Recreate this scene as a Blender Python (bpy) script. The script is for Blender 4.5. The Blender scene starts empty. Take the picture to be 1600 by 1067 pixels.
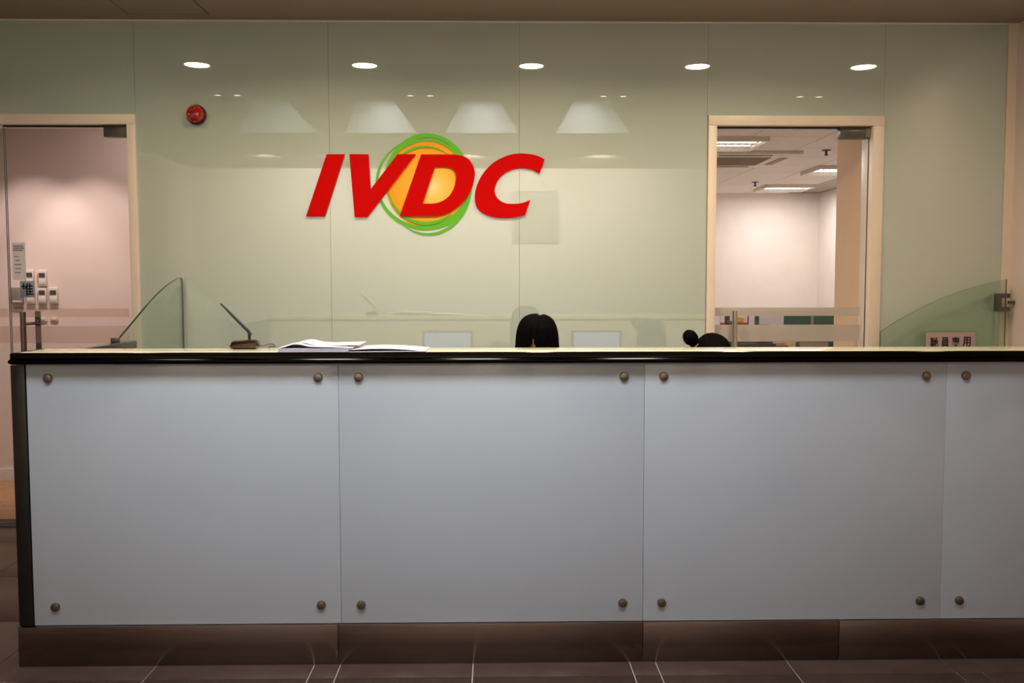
import bpy, bmesh, math, random
from mathutils import Vector, Matrix
random.seed(7)
PI = math.pi
sc = bpy.context.scene
COL = sc.collection

# ------------------------------------------------------------------ camera
CAM = Vector((0.0088, -4.9431, 1.3112)); YAW, PITCH, ROLL = 0.0181, -0.0637, -0.001
fwd = Vector((math.sin(YAW)*math.cos(PITCH), math.cos(YAW)*math.cos(PITCH), math.sin(PITCH)))
rt = Vector((math.cos(YAW), -math.sin(YAW), 0)); up = rt.cross(fwd)
r2 = math.cos(ROLL)*rt + math.sin(ROLL)*up; u2 = -math.sin(ROLL)*rt + math.cos(ROLL)*up
cam = bpy.data.cameras.new('camera'); cam.sensor_width = 36; cam.sensor_fit = 'HORIZONTAL'
cam.lens = 1434.09*36/1600; cam.clip_start = 0.05
co = bpy.data.objects.new('camera', cam); COL.objects.link(co)
co.matrix_world = Matrix(((r2.x, u2.x, -fwd.x, CAM.x), (r2.y, u2.y, -fwd.y, CAM.y), (r2.z, u2.z, -fwd.z, CAM.z), (0, 0, 0, 1)))
sc.camera = co

# ------------------------------------------------------------------ world, exposure
w = bpy.data.worlds.new('world'); sc.world = w; w.use_nodes = True
w.node_tree.nodes['Background'].inputs[0].default_value = (0.6, 0.65, 0.7, 1)
w.node_tree.nodes['Background'].inputs[1].default_value = 0.005
sc.view_settings.view_transform = 'Standard'; sc.view_settings.look = 'None'
sc.view_settings.gamma = 1; sc.view_settings.use_curve_mapping = False
sc.view_settings.exposure = 0.0
sc.cycles.use_denoising = True
sc.cycles.max_bounces = 8; sc.cycles.transparent_max_bounces = 16
sc.cycles.sample_clamp_indirect = 4.0

# light powers (watts) and colours
WARM = (1.0, 0.80, 0.55); PINK = (1.0, 0.82, 0.76); COOL = (0.86, 0.93, 1.0)
P_DOWN, P_PAIR, P_TINY, P_COFFER = 14.0, 1.0, 8.5, 24.0
P_LOUVER, P_SCALLOP, P_CORR = 18.0, 0.5, 14.0

# ------------------------------------------------------------------ helpers
ORG = {}
def srgb(r, g, b):
    f = lambda c: (c/255/12.92) if c/255 <= 0.04045 else ((c/255+0.055)/1.055)**2.4
    return (f(r), f(g), f(b), 1)
def mat(name, col, rough=0.5, metal=0.0, coat=0.0, spec=0.5, var=0.04, scale=20.0, bump=0.0, aniso=0.0, stretch=None, emit=None, estr=0, coat_ior=1.5):
    m = bpy.data.materials.new(name); m.use_nodes = True
    nt = m.node_tree; b = nt.nodes['Principled BSDF']
    b.inputs['Roughness'].default_value = rough; b.inputs['Metallic'].default_value = metal
    b.inputs['Coat Weight'].default_value = coat; b.inputs['Coat Roughness'].default_value = 0.01; b.inputs['Coat IOR'].default_value = coat_ior
    b.inputs['Specular IOR Level'].default_value = spec
    if aniso:
        b.inputs['Anisotropic'].default_value = aniso
        tg = nt.nodes.new('ShaderNodeTangent'); tg.direction_type = 'RADIAL'; tg.axis = 'X'; nt.links.new(tg.outputs[0], b.inputs['Tangent'])
    tc = nt.nodes.new('ShaderNodeTexCoord'); n = nt.nodes.new('ShaderNodeTexNoise')
    mp = nt.nodes.new('ShaderNodeMapping'); nt.links.new(tc.outputs['Object'], mp.inputs[0])
    if stretch: mp.inputs['Scale'].default_value = stretch
    nt.links.new(mp.outputs[0], n.inputs['Vector']); n.inputs['Scale'].default_value = scale
    n.inputs['Detail'].default_value = 3
    r = nt.nodes.new('ShaderNodeValToRGB'); e = r.color_ramp.elements
    e[0].position, e[1].position = 0.3, 0.7
    e[0].color = tuple(c*(1-var) for c in col[:3]) + (1,); e[1].color = tuple(min(1, c*(1+var)) for c in col[:3]) + (1,)
    nt.links.new(n.outputs['Fac'], r.inputs[0]); nt.links.new(r.outputs[0], b.inputs['Base Color'])
    if bump:
        bp = nt.nodes.new('ShaderNodeBump'); bp.inputs['Strength'].default_value = bump; bp.inputs['Distance'].default_value = 0.002
        nt.links.new(n.outputs['Fac'], bp.inputs['Height']); nt.links.new(bp.outputs[0], b.inputs['Normal'])
    if emit:
        b.inputs['Emission Color'].default_value = emit + (1,); b.inputs['Emission Strength'].default_value = estr
    return m
def glassmat(name, tint, gloss=1.0, ior=1.5):
    m = bpy.data.materials.new(name); m.use_nodes = True; nt = m.node_tree
    nt.nodes.remove(nt.nodes['Principled BSDF']); out = nt.nodes['Material Output']
    t = nt.nodes.new('ShaderNodeBsdfTransparent'); t.inputs[0].default_value = tint + (1,)
    g = nt.nodes.new('ShaderNodeBsdfGlossy'); g.inputs['Roughness'].default_value = 0.0
    g.inputs[0].default_value = (gloss, gloss, gloss, 1)
    lw = nt.nodes.new('ShaderNodeLayerWeight'); lw.inputs[0].default_value = 0.5      # Schlick reflectance, the same on both faces
    pw = nt.nodes.new('ShaderNodeMath'); pw.operation = 'POWER'; pw.inputs[1].default_value = 5; nt.links.new(lw.outputs['Facing'], pw.inputs[0])
    f = nt.nodes.new('ShaderNodeMath'); f.operation = 'MULTIPLY_ADD'; f.inputs[1].default_value = 0.95; f.inputs[2].default_value = 0.04; nt.links.new(pw.outputs[0], f.inputs[0])
    mx = nt.nodes.new('ShaderNodeMixShader')
    nt.links.new(f.outputs[0], mx.inputs[0]); nt.links.new(t.outputs[0], mx.inputs[1]); nt.links.new(g.outputs[0], mx.inputs[2])
    nt.links.new(mx.outputs[0], out.inputs[0]); return m
def filmmat(name, col, through, rough, fac):
    """surface that lets a tinted share of the light pass: frosted film, coloured acrylic"""
    m = bpy.data.materials.new(name); m.use_nodes = True; nt = m.node_tree
    b = nt.nodes['Principled BSDF']; out = nt.nodes['Material Output']
    b.inputs['Base Color'].default_value = col; b.inputs['Roughness'].default_value = rough; b.inputs['Specular IOR Level'].default_value = 0.02
    t = nt.nodes.new('ShaderNodeBsdfTransparent'); t.inputs[0].default_value = through
    n = nt.nodes.new('ShaderNodeTexNoise'); n.inputs['Scale'].default_value = 60
    mr = nt.nodes.new('ShaderNodeMapRange'); mr.inputs[3].default_value = fac-0.02; mr.inputs[4].default_value = fac+0.02
    mx = nt.nodes.new('ShaderNodeMixShader'); nt.links.new(n.outputs['Fac'], mr.inputs[0]); nt.links.new(mr.outputs[0], mx.inputs[0])
    nt.links.new(b.outputs[0], mx.inputs[1]); nt.links.new(t.outputs[0], mx.inputs[2]); nt.links.new(mx.outputs[0], out.inputs[0])
    return m
def emitmat(name, col, s):
    m = bpy.data.materials.new(name); m.use_nodes = True; nt = m.node_tree
    nt.nodes.remove(nt.nodes['Principled BSDF']); e = nt.nodes.new('ShaderNodeEmission')
    e.inputs[0].default_value = col + (1,); e.inputs[1].default_value = s
    nt.links.new(e.outputs[0], nt.nodes['Material Output'].inputs[0]); return m

def add(o, parent, org):
    COL.objects.link(o); org = Vector(org)
    if parent: o.parent = parent; o.location = org - ORG[parent]
    else: o.location = org
    ORG[o] = org; return o
def tag(o, label=None, cat=None, group=None, kind=None):
    if label: o['label'] = label
    if cat: o['category'] = cat
    if group: o['group'] = group
    if kind: o['kind'] = kind
    return o
def thing(name, label, cat, loc, group=None, kind=None):
    o = bpy.data.objects.new(name, None); o.empty_display_size = 0.05
    add(o, None, loc); return tag(o, label, cat, group, kind)
def obj(name, bm, m, parent=None, smooth=False, org=None):
    """bm in world coordinates -> one mesh object whose origin sits at its base"""
    if org is None:
        xs = [v.co for v in bm.verts]
        mn = [min(c[i] for c in xs) for i in range(3)]; mx = [max(c[i] for c in xs) for i in range(3)]
        org = Vector(((mn[0]+mx[0])/2, (mn[1]+mx[1])/2, mn[2]))
    org = Vector(org)
    bmesh.ops.translate(bm, verts=bm.verts, vec=-org)
    bmesh.ops.recalc_face_normals(bm, faces=bm.faces)
    me = bpy.data.meshes.new(name); bm.to_mesh(me); bm.free()
    for x in (m if isinstance(m, (list, tuple)) else [m]): me.materials.append(x)
    if smooth:
        for p in me.polygons: p.use_smooth = True
        me.set_sharp_from_angle(angle=math.radians(40))
    return add(bpy.data.objects.new(name, me), parent, org)
def inst(name, me, parent, org, rot=None):
    o = bpy.data.objects.new(name, me)
    if rot: o.rotation_euler = rot
    return add(o, parent, org)
def B(bm, x0, x1, y0, y1, z0, z1, bev=0.0, rot=None):
    r = bmesh.ops.create_cube(bm, size=1.0); vs = r['verts']
    bmesh.ops.scale(bm, vec=(x1-x0, y1-y0, z1-z0), verts=vs)
    if bev:
        es = list({e for v in vs for e in v.link_edges})
        rr = bmesh.ops.bevel(bm, geom=es, offset=bev, segments=2, affect='EDGES', profile=0.5)
        vs = list({v for f in rr['faces'] for v in f.verts} | {v for v in vs if v.is_valid})
    if rot is not None: bmesh.ops.rotate(bm, verts=vs, matrix=rot, cent=(0, 0, 0))
    bmesh.ops.translate(bm, verts=vs, vec=((x0+x1)/2, (y0+y1)/2, (z0+z1)/2))
    return bm
def box(name, x0, x1, y0, y1, z0, z1, m, parent=None, bev=0.0, rot=None):
    return obj(name, B(bmesh.new(), x0, x1, y0, y1, z0, z1, bev, rot), m, parent, smooth=bev > 0)
def boxes(name, lst, m, parent=None, bev=0.0):
    bm = bmesh.new()
    for l in lst: B(bm, *l, bev)
    return obj(name, bm, m, parent, smooth=bev > 0)
def lathe(bm, prof, cen, axis='Z', seg=32):
    """prof: (radius, height) list revolved about an axis through cen"""
    rings = []
    for r, h in prof:
        ring = []
        for k in range(seg):
            a = 2*PI*k/seg; p = (r*math.cos(a), r*math.sin(a), h)
            if axis == 'Y': p = (p[0], p[2], p[1])
            if axis == 'X': p = (p[2], p[0], p[1])
            ring.append(bm.verts.new(Vector(p)+Vector(cen)))
        rings.append(ring)
    for a, b in zip(rings, rings[1:]):
        for k in range(seg): bm.faces.new((a[k], a[(k+1) % seg], b[(k+1) % seg], b[k]))
    if prof[0][0] > 1e-6: bm.faces.new(rings[0])
    if prof[-1][0] > 1e-6: bm.faces.new(rings[-1][::-1])
    bmesh.ops.remove_doubles(bm, verts=bm.verts, dist=1e-6)
    return bm
def tube(bm, pts, r, seg=10, r_end=None):
    pts = [Vector(p) for p in pts]; rings = []; n = len(pts)
    prev = None
    for i, p in enumerate(pts):
        d = (pts[min(i+1, n-1)] - pts[max(i-1, 0)]).normalized()
        if prev is None:
            a = d.orthogonal().normalized()
        else:
            a = (prev - d*prev.dot(d)).normalized()
        prev = a; b = d.cross(a)
        rr = r if r_end is None else r + (r_end-r)*i/(n-1)
        rings.append([bm.verts.new(p + (a*math.cos(2*PI*k/seg) + b*math.sin(2*PI*k/seg))*rr) for k in range(seg)])
    for a, b in zip(rings, rings[1:]):
        for k in range(seg): bm.faces.new((a[k], a[(k+1) % seg], b[(k+1) % seg], b[k]))
    bm.faces.new(rings[0][::-1]); bm.faces.new(rings[-1]); return bm
def extrude_poly(bm, pts3, vec):
    """closed polygon pts3 extruded along vec"""
    vec = Vector(vec)
    a = [bm.verts.new(p) for p in pts3]; b = [bm.verts.new(Vector(p)+vec) for p in pts3]
    n = len(a); bm.faces.new(a); bm.faces.new(b[::-1])
    for k in range(n): bm.faces.new((a[k], a[(k+1) % n], b[(k+1) % n], b[k]))
    return bm
def catmull(pts, n=6):
    out = []; P = [Vector(p) for p in pts]
    for i in range(len(P)-1):
        p0, p1, p2, p3 = P[max(i-1, 0)], P[i], P[i+1], P[min(i+2, len(P)-1)]
        for k in range(n):
            t = k/n
            out.append(0.5*((2*p1)+(p2-p0)*t+(2*p0-5*p1+4*p2-p3)*t*t+(3*p1-p0-3*p2+p3)*t**3))
    return out+[P[-1]]
def text(name, s, size, loc, m, parent, depth=0.0005, width=None, height=None):
    """lettering standing upright in the XZ plane, facing the lobby (-Y), centred on loc"""
    cu = bpy.data.curves.new(name, 'FONT'); cu.body = s; cu.size = size; cu.extrude = depth; cu.offset = size*0.012
    t = bpy.data.objects.new(name, cu); COL.objects.link(t)
    dg = bpy.context.evaluated_depsgraph_get(); me = bpy.data.meshes.new_from_object(t.evaluated_get(dg))
    bpy.data.objects.remove(t)
    xs = [v.co.x for v in me.vertices]; ys = [v.co.y for v in me.vertices]
    cx, cy = (min(xs)+max(xs))/2, (min(ys)+max(ys))/2
    sx = width/(max(xs)-min(xs)) if width else 1; sy = height/(max(ys)-min(ys)) if height else 1
    for v in me.vertices:
        x, y, z = (v.co.x-cx)*sx, (v.co.y-cy)*sy, v.co.z
        v.co = (x, -z, y)
    me.materials.clear(); me.materials.append(m); me.name = name
    return add(bpy.data.objects.new(name, me), parent, loc)
def lamp(name, kind, loc, power, col, parent, size=0.15, size_y=None, aim=(0, 0, -1), spread=180, spot=60, blend=0.6):
    L = bpy.data.lights.new(name, kind); L.energy = power; L.color = col
    if kind == 'AREA':
        L.shape = 'RECTANGLE' if size_y else 'DISK'; L.size = size
        if size_y: L.size_y = size_y
        L.spread = math.radians(spread)
    elif kind == 'SPOT':
        L.spot_size = math.radians(spot); L.spot_blend = blend; L.shadow_soft_size = size
    o = bpy.data.objects.new(name, L)
    o.rotation_mode = 'QUATERNION'; o.rotation_quaternion = Vector(aim).to_track_quat('-Z', 'Y')
    return add(o, parent, loc)

# ------------------------------------------------------------------ materials
M = dict(
    wall_glass=mat('mint_backpainted_glass', (0.51, 0.585, 0.515), 0.6, coat=1.0, spec=0.0, var=0.01, scale=2, coat_ior=2.4),
    panel_glass=mat('white_backpainted_glass', (0.46, 0.485, 0.52), 0.6, coat=1.0, spec=0.0, var=0.015, scale=3),
    plaster=mat('white_plaster', (0.78, 0.72, 0.64), 0.9, spec=0.1, var=0.02, scale=8),
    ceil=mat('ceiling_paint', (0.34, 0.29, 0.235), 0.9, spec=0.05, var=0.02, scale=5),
    groove=mat('ceiling_groove', (0.16, 0.14, 0.12), 0.9, spec=0.05),
    corr=mat('pink_white_wall_paint', (0.82, 0.68, 0.64), 0.9, spec=0.1, var=0.02, scale=6),
    tan=mat('tan_wall_paint', (0.74, 0.54, 0.37), 0.9, spec=0.1, var=0.02, scale=6),
    office=mat('office_wall_paint', (0.84, 0.76, 0.70), 0.9, spec=0.1, var=0.02, scale=6),
    frame=mat('cream_lacquer_frame', (0.82, 0.70, 0.58), 0.4, var=0.02, scale=10),
    skirt=mat('white_skirting', (0.8, 0.75, 0.7), 0.5),
    tile=mat('dark_brown_floor_tile', (0.062, 0.038, 0.030), 0.30, spec=0.22, var=0.12, scale=14, bump=0.05),
    grout=mat('pale_grout', (0.62, 0.50, 0.42), 0.9, spec=0.1),
    wood=mat('oak_laminate', (0.42, 0.24, 0.12), 0.4, var=0.25, scale=9, stretch=(1, 10, 1)),
    dark=mat('dark_core', (0.03, 0.028, 0.026), 0.6),
    post=mat('dark_bronze_steel', (0.045, 0.04, 0.037), 0.35, metal=0.8, var=0.08, scale=30),
    trim=mat('dark_chrome_edge', (0.011, 0.0095, 0.007), 0.10, spec=0.3, metal=1.0, var=0.06, scale=6, stretch=(0.3, 1, 1)),
    stone=mat('cream_polished_stone', (0.80, 0.73, 0.52), 0.16, var=0.04, scale=14, coat=0.3),
    steel=mat('brushed_plinth_steel', (0.23, 0.17, 0.145), 0.20, metal=1.0, var=0.10, scale=40, stretch=(0.3, 1, 25), aniso=0.8),
    screw=mat('satin_screw_metal', (0.26, 0.22, 0.17), 0.3, metal=1.0),
    chrome=mat('chrome_handle', (0.62, 0.58, 0.53), 0.12, metal=1.0),
    fitting=mat('grey_patch_fitting', (0.13, 0.12, 0.11), 0.35, metal=0.7),
    clear=glassmat('clear_door_glass', (0.98, 0.985, 0.975)),
    green=glassmat('green_tint_glass', (0.86, 0.92, 0.87)),
    edge=mat('dark_glass_edge', (0.02, 0.035, 0.028), 0.15),
    frost=filmmat('frosted_film', (0.62, 0.56, 0.50, 1), (1, 0.96, 0.92, 1), 0.8, 0.28),
    frost_soft=filmmat('thin_frosted_film', (0.55, 0.46, 0.42, 1), (1, 0.95, 0.93, 1), 0.8, 0.82),
    red=filmmat('red_acrylic', (0.66, 0.004, 0.004, 1), (0.9, 0.03, 0.02, 1), 0.6, 0.14),
    ring=mat('leaf_green_vinyl', (0.13, 0.50, 0.03), 0.55, var=0.02, spec=0.2),
    alarm=mat('red_alarm_lens', (0.42, 0.008, 0.008), 0.12, var=0.3, scale=25, coat=1.0),
    alarmdark=mat('dark_red_alarm_base', (0.06, 0.004, 0.006), 0.3),
    paper=mat('white_paper', (0.86, 0.80, 0.84), 0.9, spec=0.1, var=0.02, scale=30),
    paper_l=mat('lilac_white_paper', (0.86, 0.80, 0.97), 0.9, spec=0.1, var=0.02, scale=30),
    notice=mat('notice_paper', (0.93, 0.88, 0.98), 0.9, spec=0.1, var=0.02),
    ink=mat('black_print', (0.015, 0.015, 0.02), 0.8, spec=0.1),
    greyink=mat('grey_print', (0.2, 0.19, 0.22), 0.9, spec=0.1),
    plate=mat('blue_grey_plate', (0.36, 0.38, 0.46), 0.6),
    signpink=mat('pale_pink_sign', (0.52, 0.38, 0.38), 0.8, spec=0.2, var=0.02),
    black=mat('black_plastic', (0.012, 0.011, 0.011), 0.4),
    bronze=mat('bronze_plastic', (0.065, 0.036, 0.018), 0.2, metal=0.9, var=0.02, coat=0.5),
    hair=mat('black_hair', (0.0022, 0.0018, 0.0018), 0.8, spec=0.04, var=0.5, scale=60, stretch=(8, 8, 0.6)),
    skin=mat('skin', (0.50, 0.27, 0.18), 0.5, var=0.03),
    shirt=mat('dark_blue_cloth', (0.03, 0.035, 0.06), 0.9, var=0.1, scale=200),
    eye=mat('dark_eye', (0.02, 0.012, 0.01), 0.1),
    hairband=mat('grey_hairband', (0.3, 0.22, 0.22), 0.6),
    thermo=mat('ivory_plastic', (0.74, 0.66, 0.58), 0.4),
    lcd=mat('dark_display', (0.07, 0.06, 0.065), 0.2),
    greybox=mat('grey_plastic', (0.26, 0.22, 0.20), 0.4),
    ctile=mat('ceiling_tile', (0.84, 0.76, 0.70), 0.95, spec=0.05, var=0.03, scale=180, bump=0.1),
    tgrid=mat('ceiling_grid_metal', (0.36, 0.29, 0.25), 0.5),
    acw=mat('cream_air_conditioner', (0.74, 0.66, 0.54), 0.5),
    acg=mat('brown_grille', (0.34, 0.24, 0.17), 0.7),
    louver=mat('louver_aluminium', (0.75, 0.72, 0.70), 0.2, metal=0.9),
    fabric=mat('green_screen_fabric', (0.06, 0.16, 0.12), 0.95, spec=0.1, var=0.12, scale=250),
    alu=mat('satin_aluminium', (0.5, 0.48, 0.45), 0.35, metal=0.9),
    poster_red=mat('red_print', (0.55, 0.01, 0.012), 0.7),
    poster_yel=mat('yellow_print', (0.80, 0.50, 0.03), 0.7),
    poster_brn=mat('brown_print', (0.35, 0.13, 0.02), 0.7),
    yel=mat('pale_yellow_paper', (0.80, 0.70, 0.34), 0.9, spec=0.1),
    purple=mat('purple_print', (0.16, 0.06, 0.35), 0.9),
    desk=mat('beech_worktop', (0.26, 0.19, 0.12), 0.4, var=0.12, scale=12, stretch=(1, 8, 1)),
    ringw=mat('white_lamp_trim', (0.8, 0.78, 0.74), 0.4),
    coffer=mat('coffer_added_glow', (0.38, 0.37, 0.365), 0.9, spec=0.05, emit=(0.95, 0.95, 1.0), estr=0.10),  # faint glow added so the coffer sides show in the wall's reflection
    board=mat('beige_board', (0.45, 0.42, 0.38), 0.8),
    lens_w=emitmat('warm_lamp_lens', (1.0, 0.86, 0.62), 40),
    lens_s=emitmat('small_spot_lens', (1.0, 0.86, 0.66), 5),
    lens_c=emitmat('cool_light_panel', (0.85, 0.92, 1.0), 3.0),
    tube_e=emitmat('fluorescent_tube', (1.0, 0.95, 0.92), 5.0),
    screen=emitmat('monitor_screen_glow', (0.60, 0.62, 1.0), 0.9),
)
# orange disc: yellow heart fading to orange rim, printed
def disc_material(c, r):
    m = bpy.data.materials.new('orange_yellow_print'); m.use_nodes = True; nt = m.node_tree; b = nt.nodes['Principled BSDF']
    tc = nt.nodes.new('ShaderNodeTexCoord'); mp = nt.nodes.new('ShaderNodeMapping')
    mp.inputs['Location'].default_value = (-c[0]/r, 0, -c[2]/r); mp.inputs['Scale'].default_value = (1/r, 0.0, 1/r)
    g = nt.nodes.new('ShaderNodeTexGradient'); g.gradient_type = 'SPHERICAL'
    rp = nt.nodes.new('ShaderNodeValToRGB'); e = rp.color_ramp.elements
    e[0].position = 0.0; e[0].color = (0.95, 0.33, 0.012, 1); e[1].position = 1.0; e[1].color = (0.95, 0.78, 0.38, 1)
    k = e.new(0.45); k.color = (0.95, 0.47, 0.04, 1); k = e.new(0.75); k.color = (0.95, 0.60, 0.13, 1)
    nt.links.new(tc.outputs['Object'], mp.inputs[0]); nt.links.new(mp.outputs[0], g.inputs[0]); nt.links.new(g.outputs[1], rp.inputs[0])
    nt.links.new(rp.outputs[0], b.inputs['Base Color']); b.inputs['Roughness'].default_value = 0.55
    b.inputs['Specular IOR Level'].default_value = 0.2; return m

# ------------------------------------------------------------------ the room
H = 2.6886
XL, XR, YF = -3.63, 2.80, -6.23
# floor: grout bed with single tiles
floor = box('floor', XL-0.2, XR+0.2, YF-0.2, 0.0, -0.10, -0.003, M['grout']); tag(floor, kind='structure')
colx = []
for k in range(-3, 4):
    a = -0.617+1.0885*k
    colx += [a, a+0.0898, a+0.5465]
colx = sorted(x for x in colx if XL-0.05 < x < XR+0.05); colx = [XL]+[x for x in colx if XL+0.1 < x < XR-0.1]+[XR]
rowy = [YF]+[y for y in [-1.96+0.545*k for k in range(-8, 4)] if YF+0.1 < y < -0.1]+[0.0]
tile_cache = {}
for i in range(len(colx)-1):
    for j in range(len(rowy)-1):
        x0, x1, y0, y1 = colx[i], colx[i+1], rowy[j], rowy[j+1]; g = 0.0016
        key = (round(x1-x0, 3), round(y1-y0, 3))
        if key not in tile_cache:
            o = box('floor_tile', x0+g, x1-g, y0+g, y1-g, -0.010, 0.0, M['tile'], floor, bev=0.0012); tile_cache[key] = o.data
        else: inst('floor_tile', tile_cache[key], floor, ((x0+x1)/2, (y0+y1)/2, -0.010))

# ceiling with four raised coffers and a flush access panel
CY0, CY1 = -3.62, -2.10      # far and near edge of the coffers, seen from the glass wall
NEAR = ((-1.823, -1.563), (-1.034, -0.759), (-0.235, 0.041), (0.607, 0.877)); FAR = ((-2.33, -1.63), (-1.36, -0.71), (-0.453, 0.225), (0.57, 1.25))
bm = bmesh.new()
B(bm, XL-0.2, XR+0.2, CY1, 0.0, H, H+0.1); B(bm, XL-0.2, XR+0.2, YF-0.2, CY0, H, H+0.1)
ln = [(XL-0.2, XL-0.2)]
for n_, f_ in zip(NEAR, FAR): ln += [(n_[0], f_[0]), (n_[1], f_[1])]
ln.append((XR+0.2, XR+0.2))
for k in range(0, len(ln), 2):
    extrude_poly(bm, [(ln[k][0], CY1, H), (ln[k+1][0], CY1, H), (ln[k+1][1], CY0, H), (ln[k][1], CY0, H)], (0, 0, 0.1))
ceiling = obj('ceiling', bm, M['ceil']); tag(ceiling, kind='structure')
for n_, f_ in zip(NEAR, FAR):
    c = (n_[0]+n_[1]+f_[0]+f_[1])/4; z1 = H+0.44
    bm = bmesh.new()
    lo = [(f_[0], CY0), (f_[1], CY0), (n_[1], CY1), (n_[0], CY1)]
    vl = [bm.verts.new((x, y, H+0.001)) for x, y in lo]; vh = [bm.verts.new((x, y, z1)) for x, y in lo]
    for k in range(4): bm.faces.new((vl[k], vl[(k+1) % 4], vh[(k+1) % 4], vh[k]))
    bm.faces.new(vh)
    bmesh.ops.recalc_face_normals(bm, faces=bm.faces); bmesh.ops.solidify(bm, geom=bm.faces[:], thickness=-0.008)
    obj('coffer_shell', bm, M['coffer'], ceiling)
    lamp('coffer_light', 'AREA', (c, -3.03, z1-0.03), P_COFFER*(1.3 if abs(c) < 1.0 else 0.4), COOL, ceiling, size=0.28, size_y=1.05, aim=(0, 0.15, -1), spread=140)
bm = bmesh.new()
for (x0, x1, y0, y1) in ((-1.871, -1.863, -0.60, -0.105), (-1.463, -1.455, -0.60, -0.105), (-1.871, -1.455, -0.113, -0.105), (-1.871, -1.455, -0.60, -0.592)):
    B(bm, x0, x1, y0, y1, H-0.0012, H+0.002)
obj('access_panel_joint', bm, M['groove'], ceiling)
box('access_panel', -1.862, -1.464, -0.591, -0.114, H-0.002, H+0.003, M['ceil'], ceiling)

# back wall: substrate with two door openings, glass panels in front of it
DL0, DL1 = -3.55, -1.887      # left door frame, outer
DR0, DR1 = 1.148, 2.0915      # right door frame, outer
ZF = 2.20
wb = boxes('wall_back', [(XL-0.2, DL0, 0.012, 0.12, 0, H), (DL1, DR0, 0.012, 0.12, 0, H), (DR1, XR+0.25, 0.012, 0.12, 0, H),
    (DL0, DL1, 0.012, 0.12, ZF, H), (DR0, DR1, 0.012, 0.12, ZF, H)], M['plaster']); tag(wb, kind='structure')
g = 0.0007
for (x0, x1, z0) in ((XL, -1.887-1.0, ZF), (-2.887, -1.8874, ZF), (-1.8874, -0.8698, 0), (-0.8698, 0.1383, 0), (0.1383, 1.142, 0), (1.142, 2.0892, ZF), (2.0892, 2.7475, 0)):
    box('wall_glass_panel', x0+g, x1-g, 0.0, 0.0105, z0+(g if z0 else 0.002), H-0.006, M['wall_glass'], wb)
box('shadow_joint_backing', XL, 2.75, 0.0107, 0.0118, ZF, H, M['groove'], wb)
wr = box('wall_right', XR, XR+0.15, YF, 0.0, 0, H, M['corr']); tag(wr, kind='structure')
wl = box('wall_left', XL-0.15, XL, YF, 0.0, 0, H, M['plaster']); tag(wl, kind='structure')
wf = box('wall_front', XL-0.15, XR+0.15, YF-0.15, YF, 0, H, M['plaster']); tag(wf, kind='structure')
t3 = box('trim_3', 2.7485, XR, -0.006, 0.012, 0, H, M['frame']); tag(t3, kind='structure')
t4 = box('trim_4', XL, 2.7475, -0.010, 0.0, H-0.006, H, M['skirt']); tag(t4, kind='structure')

# door frames
def frame(name, x0, x1, zt, wl_, wr_, wt):
    f = tag(bpy.data.objects.new(name, None), kind='structure'); add(f, None, ((x0+x1)/2, 0.05, 0))
    box('jamb', x0, x0+wl_, -0.012, 0.14, 0, zt-wt-0.0005, M['frame'], f, bev=0.0015)
    box('jamb', x1-wr_, x1, -0.012, 0.14, 0, zt-wt-0.0005, M['frame'], f, bev=0.0015)
    box('head', x0, x1, -0.012, 0.14, zt-wt, zt, M['frame'], f, bev=0.0015)
    return f
tr1 = frame('trim_1', DL0, DL1, ZF, 0.045, 0.045, 0.052)
tr2 = frame('trim_2', DR0, DR1, ZF, 0.045, 0.060, 0.052)

# ------------------------------------------------------------------ glass doors
def pane(name, x0, x1, y, z0, z1, parent, th=0.010):
    bm = B(bmesh.new(), x0, x1, y, y+th, z0, z1)
    for f in bm.faces:
        n = f.normal; f.material_index = 0 if abs(n.y) > 0.9 else 1
    return obj(name, bm, [M['clear'], M['edge']], parent)
def pull_handle(x, y, z0, z1, parent, hm, r=0.0145):
    bm = bmesh.new(); tube(bm, [(x, y-0.075, z0), (x, y-0.075, z1)], r, 16); o = obj('pull_handle', bm, hm, parent, smooth=True)
    bm = bmesh.new(); tube(bm, [(x, y+0.085, z0), (x, y+0.085, z1)], r, 16); obj('pull_handle', bm, M['fitting'], parent, smooth=True)
    for z in (z0+0.065, z1-0.065):
        bm = bmesh.new(); tube(bm, [(x, y-0.075, z), (x, y+0.085, z)], 0.0085, 12); obj('handle_standoff', bm, M['fitting'], parent, smooth=True)
def glass_door(name, x0, x1, hx, frost, pf, handle_z=(0.62, 1.160)):
    d = bpy.data.objects.new(name, None); tag(d, kind='structure'); add(d, None, ((x0+x1)/2, 0.04, 0))
    pane('glass_pane', x0, x1, 0.040, 0.012, 2.135, d)
    pull_handle(hx, 0.045, handle_z[0], handle_z[1], d, M['chrome'] if hx > 0 else M['steel'])
    for (z0, z1) in ((1.130, 1.176), (0.990, 1.082)):
        box('frosted_band', x0+0.002, x1-0.03, 0.0385, 0.0395, z0, z1, frost, d)
    pt = box('patch_fitting', pf[0], pf[1], 0.020, 0.072, 2.086, 2.143, M['fitting'], d, bev=0.002)
    box('patch_cover_end', pf[1]-0.022, pf[1]-0.002, 0.0185, 0.0198, 2.092, 2.137, M['chrome'], pt)
    box('patch_fitting', pf[0], pf[1], 0.020, 0.072, 0.004, 0.060, M['fitting'], d, bev=0.002)
    box('header_rail', x0, x1, 0.030, 0.060, 2.1385, 2.1475, M['post'], d)
    return d
d1 = glass_door('door_1', -2.596, -1.934, -2.497, M['frost_soft'], (-2.066, -1.936))
d2 = glass_door('door_2', 1.196, 2.029, 1.297, M['frost'], (1.866, 2.026))
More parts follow.
